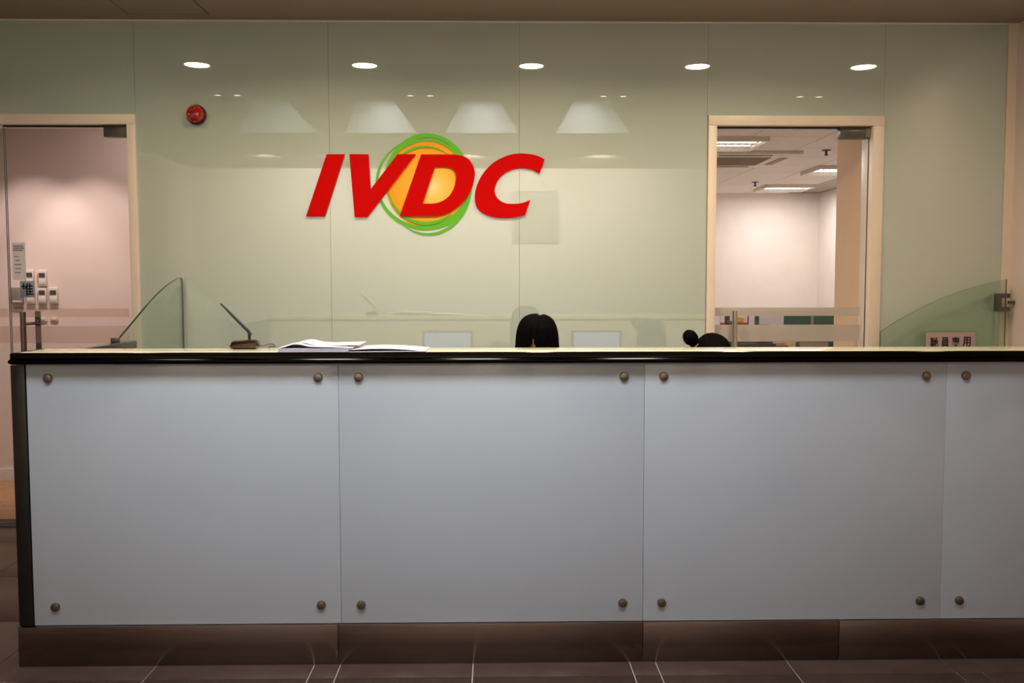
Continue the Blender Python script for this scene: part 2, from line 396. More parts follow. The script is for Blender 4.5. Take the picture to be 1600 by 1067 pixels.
# fixed light beside the left door
d3 = bpy.data.objects.new('window_1', None); tag(d3, kind='structure'); add(d3, None, (-3.05, 0.04, 0))
pane('glass_pane', -3.503, -2.604, 0.040, 0.012, 2.146, d3)
for (z0, z1) in ((1.130, 1.176), (0.990, 1.082)): box('frosted_band', -3.50, -2.607, 0.0385, 0.0395, z0, z1, M['frost_soft'], d3)
th1 = box('trim_5', DL0+0.046, DL1-0.046, -0.01, 0.14, -0.003, 0.0035, M['dark']); tag(th1, kind='structure')
# push plate on the left door
pp = box('push_plate', -2.541, -2.464, 0.0372, 0.0398, 1.236, 1.324, M['plate'], d1, bev=0.0008)
text('push_character', '推', 0.075, (-2.503, 0.0368, 1.279), M['ink'], pp, width=0.064, height=0.068)
# taped notice above it
nt_ = box('paper_notice', -2.577, -2.507, 0.0378, 0.0396, 1.330, 1.530, M['notice'])
tag(nt_, 'white printed notice sheet taped to the left glass door above the push plate', 'notice')
bm = bmesh.new()
for k, (z, x0, x1) in enumerate([(1.510, 0.008, 0.056), (1.499, 0.008, 0.064), (1.488, 0.008, 0.058), (1.456, 0.012, 0.034), (1.435, 0.014, 0.036), (1.413, 0.012, 0.046), (1.391, 0.013, 0.044), (1.370, 0.012, 0.040)]):
    x = x0
    while x < x1:
        wv = random.uniform(0.004, 0.008); B(bm, -2.577+x, -2.577+x+wv*0.8, 0.0373, 0.0377, z-0.003, z+(0.004 if k < 3 else 0.002)); x += wv
tag(obj('printed_lines', bm, M['greyink'], nt_), kind='stuff')

# ------------------------------------------------------------------ corridor behind the left door
CA = math.radians(7)
rotc = Matrix.Rotation(CA, 3, 'Z')
def cw(s, t, z):   # point on the slightly slanted corridor wall: s along it, t off it towards the lobby
    v = rotc @ Vector((s, -t, 0)); return Vector((-3.02, 1.2, z)) + v
def cbox(name, s0, s1, t0, t1, z0, z1, m, parent=None, bev=0.0):
    bm = B(bmesh.new(), s0, s1, -t1, -t0, z0, z1, bev)
    bmesh.ops.rotate(bm, verts=bm.verts, matrix=rotc, cent=(0, 0, 0)); bmesh.ops.translate(bm, verts=bm.verts, vec=(-3.02, 1.2, 0))
    return obj(name, bm, m, parent, smooth=bev > 0)
o = cbox('wall_corridor', -1.0, 2.2, -0.1, 0.0, 0, 2.6, M['corr']); tag(o, kind='structure')
o = cbox('baseboard_corridor', -1.0, 2.2, 0.0, 0.012, 0, 0.08, M['skirt']); tag(o, kind='structure')
fl2 = box('floor.001', -4.1, -0.7, 0.0, 1.55, -0.10, -0.008, M['dark']); tag(fl2, kind='structure')
plank = None
for k in range(9):
    for j in range(3):
        x0 = -4.1+1.13*j - (0.3 if k % 2 else 0); y0 = 0.142+0.15*k
        if plank is None: plank = box('floor_plank', x0, x0+1.128, y0, y0+0.148, -0.008, 0.0, M['wood'], fl2, bev=0.0008).data
        else: inst('floor_plank', plank, fl2, (x0+0.564, y0+0.074, -0.008))
cc = box('ceiling.001', -4.1, -0.7, 0.12, 1.6, 2.55, 2.65, M['ceil']); tag(cc, kind='structure')
o = box('wall_corridor_end', -0.75, -0.65, 0.12, 1.6, 0, 2.6, M['corr']); tag(o, kind='structure')
o = box('wall_corridor_left', -4.2, -4.1, 0.12, 1.6, 0, 2.6, M['corr']); tag(o, kind='structure')
def thermostat(s, z, label, wdt=0.055, lower=True):
    t = thing('thermostat', label, 'thermostat', cw(s, 0, z), 'thermostats on the corridor wall')
    cbox('housing', s-wdt/2, s+wdt/2, 0.0, 0.022, z-0.052, z+0.052, M['thermo'], t, bev=0.004)
    cbox('display', s-wdt*0.32, s+wdt*0.38, 0.0222, 0.0236, z+0.006, z+0.036, M['lcd'], t)
    cbox('button_flap', s-wdt*0.36, s+wdt*0.40, 0.0222, 0.0245, z-0.040, z-0.006, M['skirt'], t, bev=0.001)
    cbox('side_shade_strip', s-wdt*0.49, s-wdt*0.42, 0.0222, 0.0232, z-0.03, z+0.03, M['greybox'], t)  # dark strip put on the front for the shaded left side face
for s, z, lab in ((-0.045, 1.346, 'ivory wall thermostat, upper left of the pair above the row'), (0.034, 1.344, 'ivory wall thermostat, upper right of the pair above the row'),
                  (-0.042, 1.230, 'ivory wall thermostat half hidden behind the push plate'), (0.030, 1.230, 'ivory wall thermostat in the middle of the lower row'),
                  (0.100, 1.230, 'ivory wall thermostat at the right end of the lower row')):
    thermostat(s, z, lab)
t = thing('control_box', 'dark grey wall control box left of the lower thermostats', 'control box', cw(-0.12, 0, 1.178))
cbox('housing', -0.157, -0.085, 0, 0.03, 1.178, 1.285, M['greybox'], t, bev=0.003)
cbox('key_strip', -0.148, -0.094, 0.0302, 0.032, 1.188, 1.200, M['thermo'], t)
for s in (-0.12, -0.04, 0.03, 0.10):  # coloured strips stand in for shadow and reflection lines below the thermostats
    o = cbox('shadow_strip', s-0.03, s+0.03, 0, 0.003, 1.146, 1.155, M['greybox'] if s < -0.1 else M['thermo'], None)
    tag(o, {-0.12: 'dark strip standing in for the shadow under the grey control box', -0.04: 'pale strip standing in for the reflection line under the half hidden thermostat', 0.03: 'pale strip standing in for the reflection line under the middle thermostat', 0.10: 'pale strip standing in for the reflection line under the right end thermostat'}[s], 'shadow strip', 'painted shadow and reflection lines under the thermostats')
for s, lab in ((0.028, 'small beige switch below the middle thermostat'), (0.098, 'small beige switch below the right end thermostat')):
    t = thing('wall_switch', lab, 'switch', cw(s, 0, 1.060), 'small switches under the thermostats')
    cbox('switch_plate', s-0.026, s+0.026, 0, 0.010, 1.060, 1.092, M['thermo'], t, bev=0.002)
    cbox('rocker', s-0.012, s+0.012, 0.0102, 0.015, 1.068, 1.084, M['skirt'], t, bev=0.001)
def corridor_downlight(s, lab):
    p = cw(s, 0.66, 2.55)
    t = thing('corridor_downlight', lab, 'downlight', p, 'corridor downlights')
    bm = lathe(bmesh.new(), [(0.035, -0.004), (0.05, -0.004), (0.05, 0.0), (0.035, 0.0)], p, seg=24); obj('trim_ring', bm, M['ringw'], t, smooth=True)
    lamp('lamp', 'SPOT', p-Vector((0, 0, 0.01)), P_CORR*4, PINK, t, size=0.03, aim=(0.02, 0.42, -1), spot=62, blend=0.6)
corridor_downlight(-0.05, 'corridor ceiling downlight washing the wall above the thermostats')
corridor_downlight(0.30, 'corridor ceiling downlight right of the thermostats')
lamp('corridor_fill', 'AREA', (-2.0, 0.8, 2.54), P_CORR*0.4, PINK, cc, size=0.5)

# ------------------------------------------------------------------ office behind the right door
OZ, OX1, OY1 = 2.50, 4.33, 7.32
o = box('floor.002', -0.4, OX1+0.2, 0.12, OY1+0.2, -0.10, -0.003, M['office']); tag(o, kind='structure')
o = box('wall_office_back', -0.4, OX1+0.2, OY1, OY1+0.1, 0, OZ, M['office']); tag(o, kind='structure')
o = box('wall_office_right', OX1, OX1+0.1, 0.51, OY1, 0, OZ, M['office']); tag(o, kind='structure')
o = box('wall_office_left', -0.5, -0.4, 0.12, OY1, 0, OZ, M['office']); tag(o, kind='structure')
o = boxes('wall_nib', [(2.034, 2.16, 0.142, 0.51, 0, OZ), (2.16, OX1+0.1, 0.40, 0.51, 0, OZ)], M['tan']); tag(o, kind='structure')
oc = box('ceiling.002', -0.4, OX1+0.2, 0.12, OY1+0.1, OZ+0.004, OZ+0.10, M['tgrid']); tag(oc, kind='structure')
gx = [3.3+0.6*k for k in range(-4, 2)]; gy = [0.2+0.6*k for k in range(0, 12)]
tm = None
for x in gx:
    for y in gy:
        if x+0.6 > OX1+0.1: continue
        if abs(x-3.3) < 0.01 and (abs(y-4.4) < 0.01 or abs(y-6.2) < 0.01): continue
        if tm is None: tm = box('ceiling_tile', x+0.004, x+0.596, y+0.004, y+0.596, OZ-0.001, OZ+0.012, M['ctile'], oc).data
        else: inst('ceiling_tile', tm, oc, (x+0.3, y+0.3, OZ-0.001))
def louver_light(x, y, lab, low=0.0):
    t = thing('louver_light', lab, 'ceiling light', (x, y, OZ-0.02), 'square louvre lights in the office ceiling')
    z0, z1 = OZ-0.040, OZ+0.0035
    boxes('housing_frame', [(x-0.298, x+0.298, y-0.298, y-0.283, z0, z1), (x-0.298, x+0.298, y+0.283, y+0.298, z0, z1), (x-0.298, x-0.283, y-0.283, y+0.283, z0, z1), (x+0.283, x+0.298, y-0.283, y+0.283, z0, z1)], M['acw'], t)
    box('reflector', x-0.283, x+0.283, y-0.283, y+0.283, z1-0.002, z1, M['ringw'], t)
    for k in range(3):
        bm = tube(bmesh.new(), [(x-0.27, y-0.18+0.18*k, z1-0.008), (x+0.27, y-0.18+0.18*k, z1-0.008)], 0.006, 8); obj('fluorescent_tube', bm, M['tube_e'], t, smooth=True)
    for k in range(9):
        xx = x-0.24+0.06*k; box('cross_blade', xx-0.002, xx+0.002, y-0.283, y+0.283, z0, z0+0.006, M['louver'], t)
    for k in range(2):
        yy = y-0.09+0.18*k; box('long_blade', x-0.283, x+0.283, yy-0.003, yy+0.003, z0-0.0012, z0-0.0002, M['louver'], t)
    lamp('light_panel', 'AREA', (x, y, z0-0.004), P_LOUVER, (1.0, 0.93, 0.91), t, size=0.5, size_y=0.5)
louver_light(1.95, 2.88, 'square louvre ceiling light nearest the right glass door', 0.0)
louver_light(3.6, 4.7, 'square louvre ceiling light beside the office pillar wall')
louver_light(0.9, 1.7, 'added unseen louvre light behind the mint wall, brightening the tan wall')  # unseen light added to brighten the tan wall beside the door
louver_light(3.6, 6.5, 'square louvre ceiling light close to the far office wall')
# cassette air conditioner
ax, ay = 2.30, 3.89
t = thing('ceiling_air_conditioner', 'cream four way cassette air conditioner in the office ceiling', 'air conditioner', (ax, ay, OZ-0.03))
box('fascia', ax-0.50, ax+0.50, ay-0.50, ay+0.50, OZ-0.030, OZ-0.0015, M['acw'], t, bev=0.006)
gr = box('intake_grille', ax-0.27, ax+0.27, ay-0.27, ay+0.27, OZ-0.036, OZ-0.0305, M['acg'], t)
for k in range(12): box('grille_slat', ax-0.265, ax+0.265, ay-0.25+0.044*k, ay-0.235+0.044*k, OZ-0.039, OZ-0.0365, M['acg'], gr)
for (x0, x1, y0, y1) in ((ax-0.24, ax+0.24, ay-0.43, ay-0.36), (ax-0.24, ax+0.24, ay+0.36, ay+0.43), (ax-0.43, ax-0.36, ay-0.24, ay+0.24), (ax+0.36, ax+0.43, ay-0.24, ay+0.24)):
    box('air_outlet', x0, x1, y0, y1, OZ-0.0345, OZ-0.0303, M['black'] if y1 < ay-0.3 else M['acg'], t)
for (x, y, lab) in ((2.98, 3.33, 'small metal sprinkler head beside the air conditioner'), (3.08, 5.94, 'small metal sprinkler head before the far office wall')):
    t = thing('sprinkler', lab, 'sprinkler', (x, y, OZ-0.05), 'office ceiling sprinklers')
    bm = lathe(bmesh.new(), [(0.0, 0), (0.04, 0), (0.04, -0.008), (0.0, -0.008)], (x, y, OZ-0.002), seg=20); obj('rosette', bm, M['post'], t, smooth=True)
    bm = lathe(bmesh.new(), [(0.0, 0), (0.012, 0), (0.010, -0.03), (0.018, -0.036), (0.018, -0.042), (0.0, -0.042)], (x, y, OZ-0.0105), seg=16); obj('nozzle', bm, M['post'], t, smooth=True)
def spot_can(x, y, z, name, lab, r, power, col, group, aim=(0, 0, -1), spot=70, blend=0.8):
    t = thing(name, lab, 'downlight', (x, y, z-0.01), group)
    bm = lathe(bmesh.new(), [(r*0.8, 0.0), (r*0.8, -0.003), (r, -0.006), (r*1.15, -0.004), (r*1.15, 0.0)], (x, y, z-0.0006), seg=28); obj('trim_ring', bm, M['ringw'], t, smooth=True)
    bm = lathe(bmesh.new(), [(0.0, -0.0010), (r*0.8, -0.0010), (r*0.8, 0.0), (0.0, 0.0)], (x, y, z-0.0008), seg=28); obj('lens', bm, M['lens_s'], t)
    lamp('lamp', 'SPOT', (x, y, z-0.02), power, col, t, size=r*0.2, aim=aim, spot=spot, blend=blend)
spot_can(1.62, 2.2, OZ-0.001, 'office_spotlight', 'small bright spotlight in the office ceiling over the door', 0.03, 4, PINK, 'office spotlights')
spot_can(3.25, 6.6, OZ-0.001, 'office_spotlight', 'spotlight washing the far office wall', 0.03, P_SCALLOP*6, PINK, 'office spotlights', aim=(0.05, 0.4, -1), spot=95, blend=0.9)
# green desk screen with sheets, monitor and box
t = thing('desk_screen', 'green fabric office screen with aluminium posts', 'partition', (2.4, 3.03, 0))
for k in range(4):
    x0 = 0.76+0.67*k; box('fabric_panel', x0+0.012, x0+0.658, 3.005, 3.045, 0.05, 1.045, M['fabric'], t)
    box('top_rail', x0+0.012, x0+0.658, 3.0, 3.05, 1.0455, 1.065, M['alu'], t)
    box('post', x0-0.011, x0+0.011, 2.998, 3.052, 0, 1.065, M['alu'], t, bev=0.002)
box('post', 0.76+0.67*4-0.011, 0.76+0.67*4+0.011, 2.998, 3.052, 0, 1.065, M['alu'], t, bev=0.002)
def sheet(name, x0, x1, z0, z1, m, lab, cat, y=3.000):
    o = box(name, x0, x1, y-0.003, y-0.0005, z0, z1, m); tag(o, lab, cat); return o
sheet('pinned_sheet', 1.905, 1.960, 0.86, 1.03, M['notice'], 'pale printed sheet left of the red and white poster on the screen', 'paper', 2.997)
p = thing('poster', 'white poster with red band and yellow oval on the green screen', 'poster', (2.085, 2.99, 0.80))
box('backing', 1.963, 2.206, 2.992, 2.996, 0.80, 1.035, M['paper'], p)
box('red_band', 1.963, 2.206, 2.9905, 2.9915, 0.940, 0.966, M['poster_red'], p)
box('red_edge', 2.199, 2.206, 2.9905, 2.9915, 0.967, 1.035, M['poster_red'], p)
bm = lathe(bmesh.new(), [(0.0, -0.001), (0.040, -0.001), (0.040, 0.0), (0.0, 0.0)], (0, 0, 0), axis='Y', seg=28)
bmesh.ops.scale(bm, vec=(1.0, 1, 0.55), verts=bm.verts); bmesh.ops.translate(bm, verts=bm.verts, vec=(2.122, 2.991, 0.992)); obj('yellow_oval', bm, M['poster_yel'], p)
bm = bmesh.new(); tube(bm, [(2.122+0.040*math.cos(a), 2.9895, 0.992+0.022*math.sin(a)) for a in [PI+PI*k/14 for k in range(15)]], 0.003, 6); obj('oval_outline', bm, M['poster_brn'], p)  # brown printed outline along the oval's lower half
sheet('pinned_sheet', 2.212, 2.262, 0.84, 1.03, M['notice'], 'narrow pale sheet right of the poster on the screen', 'paper', 2.997)
sheet('pinned_sheet', 2.303, 2.517, 0.88, 1.035, M['paper'], 'wide white printed sheet on the green screen', 'paper', 2.997)
t = thing('desk_phone', 'small black desk phone in front of the screen', 'phone', (2.315, 2.93, 0.90))
box('handset', 2.27, 2.36, 2.90, 2.94, 0.935, 0.953, M['black'], t, bev=0.006); box('phone_body', 2.272, 2.358, 2.90, 2.97, 0.735, 0.934, M['black'], t, bev=0.004)
t = thing('office_desk', 'office desk in front of the green screen', 'desk', (2.3, 2.6, 0))
box('desk_top', 1.3, 3.3, 2.2, 2.985, 0.705, 0.73, M['desk'], t, bev=0.003)
for x in (1.34, 3.22):
    box('desk_end', x, x+0.03, 2.25, 2.95, 0, 0.704, M['desk'], t)
t = thing('monitor', 'black computer monitor on the office desk', 'monitor', (2.24, 2.75, 0.73))
box('back_shell', 2.06, 2.374, 2.73, 2.76, 0.74, 0.799, M['black'], t, bev=0.004); box('stand', 2.15, 2.29, 2.70, 2.79, 0.7305, 0.739, M['black'], t)
o = box('yellow_folder', 2.405, 2.595, 2.90, 2.93, 0.7305, 0.800, M['yel']); tag(o, 'pale yellow folder standing on the office desk', 'folder')
box('red_title', 2.425, 2.50, 2.8985, 2.8997, 0.781, 0.789, M['poster_red'], o); box('purple_mark', 2.42, 2.53, 2.8985, 2.8997, 0.757, 0.771, M['purple'], o)
o = box('document_tray', 2.62, 2.86, 2.85, 2.95, 0.7305, 0.800, M['alu'], bev=0.004); tag(o, 'grey document tray on the office desk', 'tray')

# ------------------------------------------------------------------ reception counter
YC = -1.83; X0, X1 = -1.625, 2.05
ctr = thing('reception_counter', 'long white glass fronted reception counter with dark metal edge', 'counter', (0.2, YC, 0))
box('carcass', X0+0.012, X1-0.012, YC+0.022, YC+0.20, 0.0, 1.035, M['plaster'], ctr)
SCZ = (0.2033, 0.9916)
scb = lathe(bmesh.new(), [(0.0, -0.010), (0.007, -0.010), (0.0135, -0.0085), (0.0155, -0.005), (0.0155, 0.0), (0.0, 0.0)], (0, 0, 0), axis='Y', seg=24)
scm = None
for k, (a, b, xs_) in enumerate(((-1.575, -0.5255, (-1.502, -0.593)), (-0.5245, 0.5175, (-0.4565, 0.4483)), (0.5185, 1.5585, (0.5835, 1.4887)), (1.5595, 2.01, (1.6255, 1.945)))):
    p = box('glass_panel', a, b, YC, YC+0.012, 0.139, 1.040, M['panel_glass'], ctr, bev=0.0008)
    for x in xs_:
        for z in SCZ:
            if scm is None:
                bmesh.ops.translate(scb, verts=scb.verts, vec=(x, YC-0.0006, z)); s = obj('standoff_screw', scb, M['screw'], p, smooth=True, org=(x, YC-0.0006, z)); scm = s.data
            else: inst('standoff_screw', scm, p, (x, YC-0.0006, z))
box('corner_post', X0, -1.578, YC-0.006, YC+0.10, 0.139, 1.036, M['post'], ctr, bev=0.003)
box('corner_post', 2.013, X1, YC-0.006, YC+0.10, 0.139, 1.036, M['post'], ctr, bev=0.003)
for a, b in ((X0, -0.535), (-0.5335, 0.516), (0.5175, 1.2), (1.2015, X1)):
    box('plinth_plate', a, b, YC-0.016, YC+0.016, 0.0005, 0.138, M['steel'], ctr, bev=0.0012)
LZ = 1.0789; LF = YC-0.035; LB = -1.6515
box('stone_ledge', -1.594, X1-0.02, LF+0.010, LB, 1.052, LZ, M['stone'], ctr, bev=0.0015)
prof = [(LF+0.012, LZ+0.0004), (LF+0.004, LZ+0.0004), (LF+0.0005, LZ-0.0025), (LF, LZ-0.010), (LF, LZ-0.019), (LF-0.0015, LZ-0.0215), (LF-0.0042, LZ-0.0250), (LF-0.0052, LZ-0.029), (LF-0.0035, LZ-0.034), (LF+0.001, LZ-0.0370), (LF+0.008, LZ-0.0385), (LF+0.050, LZ-0.0395), (LF+0.050, LZ-0.03), (LF+0.012, LZ-0.03)]
bm = bmesh.new()      # mitred edge: front run and left return
def tp(y, z, end):    # end 0: left mitre, 1: right end
    d = (LF+0.012)-y
    return (X0+0.028-max(d, -0.02), y, z) if end == 0 else (X1, y, z)
A_ = [bm.verts.new(tp(y, z, 0)) for y, z in prof]; B_ = [bm.verts.new(tp(y, z, 1)) for y, z in prof]
n = len(prof)
for k in range(n): bm.faces.new((A_[k], A_[(k+1) % n], B_[(k+1) % n], B_[k]))
bm.faces.new(B_[::-1]); bm.faces.new(A_)
obj('edge_trim', bm, M['trim'], ctr, smooth=True)
bm = bmesh.new()
A_ = [bm.verts.new(tp(y, z, 0)) for y, z in prof]
B_ = [bm.verts.new((tp(y, z, 0)[0], LB, z)) for y, z in prof]
for k in range(n): bm.faces.new((A_[k], A_[(k+1) % n], B_[(k+1) % n], B_[k]))
bm.faces.new(B_[::-1]); bm.faces.new(A_)
obj('edge_trim', bm, M['trim'], ctr, smooth=True)
# side return running back from the left end, with its dark cap
box('side_panel', -1.645, -1.612, LB+0.002, -0.80, 0.0, 1.020, M['post'], ctr)
box('side_cap', -1.648, -1.606, LB+0.002, -0.785, 1.0205, 1.055, M['trim'], ctr, bev=0.004)
# work surface behind
box('work_surface', -1.60, X1-0.02, -1.625, -0.86, 0.715, 0.74, M['desk'], ctr, bev=0.003)
for x in (-0.95, 0.50, 1.5): box('desk_leg', x-0.02, x+0.02, -1.55, -0.92, 0.0, 0.714, M['post'], ctr)

# ------------------------------------------------------------------ glass wings left and right
def glass_wing(name, pts, vec, label, extra=None):
    t = thing(name, label, 'glass screen', pts[0])
    bm = extrude_poly(bmesh.new(), pts, vec); bm.normal_update(); v = Vector(vec).normalized()
    for f in bm.faces: f.material_index = 0 if abs(f.normal.dot(v)) > 0.9 else 1
    obj('glass_plate', bm, [M['green'], M['edge']], t); return t
cv = catmull([(0, -0.868, 1.065), (0, -0.744, 1.116), (0, -0.588, 1.181), (0, -0.421, 1.247), (0, -0.243, 1.303), (0, -0.10, 1.335), (0, -0.05, 1.341)], 5)
GX = -1.661
pts = [(GX, -0.868, 0.15)]+[(GX, p.y, p.z) for p in cv]+[(GX, -0.030, 1.333), (GX, -0.022, 1.315), (GX, -0.022, 0.15)]
lw = glass_wing('glass_screen', pts, (0.010, 0, 0), 'curved green glass side screen between counter end and wall, left')
box('clamp', GX-0.016, GX+0.0115, -0.90, -0.862, 1.05, 1.072, M['fitting'], lw, bev=0.002)
for z in (0.35, 0.85): box('wall_clamp', GX-0.012, GX+0.022, -0.06, -0.001, z, z+0.06, M['fitting'], lw, bev=0.002)
RY = -0.06
cv = catmull([(2.077, 0, 1.049), (2.175, 0, 1.110), (2.295, 0, 1.176), (2.431, 0, 1.237), (2.569, 0, 1.285), (2.672, 0, 1.312), (2.751, 0, 1.329)], 5)
pts = [(2.079, RY, 0.15)]+[(p.x, RY, p.z) for p in cv]+[(2.757, RY, 0.15)]
rw = glass_wing('glass_gate', pts, (0, 0.010, 0), 'curved green glass gate hinged to the right wall carrying a small sign')
for z in (1.156, 0.35):
    boxes('hinge_clamp', [(2.698, 2.720, RY-0.014, RY+0.024, z, z+0.096), (2.720, 2.765, RY-0.014, RY+0.024, z+0.072, z+0.096), (2.720, 2.765, RY-0.014, RY+0.024, z, z+0.024)], M['fitting'], rw)
    box('hinge_pin', 2.7655, 2.7995, RY-0.004, RY+0.014, z+0.040, z+0.056, M['fitting'], rw, bev=0.002)
sg = box('staff_sign', 2.322, 2.588, RY-0.0035, RY-0.0008, 0.930, 1.043, M['signpink']); tag(sg, 'pale pink staff only sign with black characters on the right glass gate', 'sign')
for k, ch in enumerate('職員專用'):
    text('sign_character', ch, 0.05, (2.366+0.0585*k, RY-0.0045, 0.990+0.001*k), M['ink'], sg, width=0.044, height=0.054)

# ------------------------------------------------------------------ wall logo
logo = thing('logo_sign', 'red IVDC letters over an orange disc with green rings on glass wall', 'logo', (-0.36, 0, 1.56))
LI = [(-0.883, 1.992), (-0.787, 1.993), (-0.898, 1.665), (-0.997, 1.665)]
LV = [(-0.763, 1.993), (-0.662, 1.993), (-0.653, 1.808), (-0.508, 1.993), (-0.411, 1.993), (-0.672, 1.661), (-0.739, 1.661)]
LDo = [(-0.383, 1.992), (-0.211, 1.992), (-0.166, 1.986), (-0.131, 1.967), (-0.109, 1.936), (-0.099, 1.902), (-0.1, 1.874), (-0.112, 1.823), (-0.138, 1.771), (-0.172, 1.732), (-0.213, 1.7), (-0.259, 1.678), (-0.305, 1.667), (-0.499, 1.667)]
LDi = [(-0.31, 1.927), (-0.257, 1.927), (-0.229, 1.922), (-0.209, 1.905), (-0.199, 1.879), (-0.202, 1.845), (-0.215, 1.806), (-0.238, 1.771), (-0.27, 1.748), (-0.304, 1.736), (-0.333, 1.733), (-0.377, 1.733)]
LCo = [(0.272, 1.968), (0.232, 1.987), (0.185, 1.996), (0.137, 1.998), (0.089, 1.991), (0.037, 1.971), (-0.011, 1.941), (-0.054, 1.894), (-0.083, 1.842), (-0.098, 1.79), (-0.098, 1.742), (-0.083, 1.704), (-0.045, 1.676), (0.003, 1.661), (0.07, 1.656), (0.127, 1.663), (0.169, 1.672)]
LCi = [(0.197, 1.754), (0.156, 1.738), (0.108, 1.732), (0.06, 1.737), (0.022, 1.761), (0.007, 1.794), (0.01, 1.823), (0.027, 1.861), (0.06, 1.894), (0.108, 1.916), (0.156, 1.921), (0.204, 1.913), (0.247, 1.892)]
def sm(l): return [(p.x, p.y) for p in catmull([(x, z, 0) for x, z in l], 4)]
YL = -0.0078   # back of the letters
def letter(loops):
    cu = bpy.data.curves.new('letter', 'CURVE'); cu.dimensions = '2D'; cu.fill_mode = 'BOTH'; cu.extrude = 0.003
    for lp in loops:
        s = cu.splines.new('POLY'); s.points.add(len(lp)-1)
        for q, (x, z) in zip(s.points, lp): q.co = (x, z, 0, 1)
        s.use_cyclic_u = True
    t_ = bpy.data.objects.new('letter', cu); COL.objects.link(t_)
    dg = bpy.context.evaluated_depsgraph_get(); me = bpy.data.meshes.new_from_object(t_.evaluated_get(dg)); bpy.data.objects.remove(t_)
    bm = bmesh.new(); bm.from_mesh(me); bpy.data.meshes.remove(me)
    for v in bm.verts: v.co = (v.co.x, YL-0.003-v.co.z, v.co.y)
    return obj('letter', bm, M['red'], logo)
letter([LI]); letter([LV])
letter([LDo[:2]+sm(LDo[1:-1])[1:]+LDo[-1:], LDi[:1]+sm(LDi[1:-1])+LDi[-1:]])
letter([sm(LCo)+sm(LCi)])
DC = (-0.358, -0.003, 1.8365)
bm = bmesh.new(); N = 96
poly = [(DC[0]+0.216*math.cos(2*PI*k/N), -0.0005, DC[2]+0.227*math.sin(2*PI*k/N)) for k in range(N)]
extrude_poly(bm, poly, (0, -0.0025, 0))
o = obj('orange_disc', bm, disc_material((0.032, 0, 0.212), 0.235), logo)
def ring(cx, cz, rx, rz, t0, t1, ws, y, n=120):
    # a brush-like ring: ws lists its widths at even steps from t0 to t1 degrees
    bm = bmesh.new(); a, b = [], []
    for k in range(n+1):
        t = math.radians(t0+(t1-t0)*k/n); f = k/n*(len(ws)-1); i = min(int(f), len(ws)-2); wd = (ws[i]+(ws[i+1]-ws[i])*(f-i))/2
        for s, L in ((1, a), (-1, b)): L.append((cx+(rx+s*wd)*math.cos(t), y, cz+(rz+s*wd)*math.sin(t)))
    va = [[bm.verts.new(p) for p in L] for L in (a, b)]; vb = [[bm.verts.new((p[0], p[1]-0.0008, p[2])) for p in L] for L in (a, b)]
    for k in range(n):
        bm.faces.new((va[0][k], va[0][k+1], va[1][k+1], va[1][k])); bm.faces.new((vb[0][k], vb[0][k+1], vb[1][k+1], vb[1][k]))
        for q in (0, 1): bm.faces.new((va[q][k], va[q][k+1], vb[q][k+1], vb[q][k]))
    obj('green_ring', bm, M['ring'], logo)
ring(-0.370, 1.842, 0.250, 0.2375, 110, 350, (0.001, 0.006, 0.011, 0.015, 0.018, 0.020, 0.021, 0.025, 0.036, 0.034, 0.012), -0.0034)   # open ring reaching furthest left
ring(-0.349, 1.832, 0.2255, 0.261, -134, 186, (0.001, 0.011, 0.016, 0.018, 0.019, 0.019, 0.020, 0.022, 0.026, 0.022, 0.012), -0.0044)  # tall ring reaching lowest
ring(-0.355, 1.839, 0.218, 0.2305, 15, 135, (0.008, 0.020, 0.017, 0.013, 0.014, 0.018, 0.006), -0.0054)                                # upper rim of the disc
ring(-0.3606, 1.831, 0.200, 0.2025, 52, 132, (0.001, 0.008, 0.012, 0.014, 0.010), -0.0064)                                             # upper arc inside the disc
ring(-0.3606, 1.831, 0.200, 0.2025, 186, 312, (0.004, 0.010, 0.014, 0.014, 0.019, 0.020, 0.016, 0.002), -0.0064)                       # lower arc inside the disc

# ------------------------------------------------------------------ red alarm on the wall
al = thing('alarm_beacon', 'small round red alarm beacon on the mint glass wall', 'alarm', (-1.564, 0, 2.145))
ac = (-1.564, 0.0, 2.197)
bm = lathe(bmesh.new(), [(0.0, -0.0005), (0.052, -0.0005), (0.052, -0.022), (0.048, -0.026), (0.0, -0.026)], ac, axis='Y', seg=40); obj('base', bm, M['alarmdark'], al, smooth=True)
bm = lathe(bmesh.new(), [(0.0, -0.0262), (0.047, -0.0262), (0.046, -0.040), (0.040, -0.052), (0.028, -0.061), (0.014, -0.065), (0.0, -0.066)], ac, axis='Y', seg=12); obj('lens_dome', bm, M['alarm'], al)
bm = lathe(bmesh.new(), [(0.0, -0.0662), (0.010, -0.0662), (0.009, -0.070), (0.0, -0.071)], (ac[0]-0.004, 0, ac[2]+0.008), axis='Y', seg=16); obj('centre_button', bm, M['alarmdark'], al, smooth=True)
for a in (80, 200, 320):
    a = math.radians(a); box('flash_lamp', ac[0]+0.024*math.cos(a)-0.005, ac[0]+0.024*math.cos(a)+0.005, -0.068, -0.060, ac[2]+0.024*math.sin(a)-0.005, ac[2]+0.024*math.sin(a)+0.005, M['alarm'], al, bev=0.002)

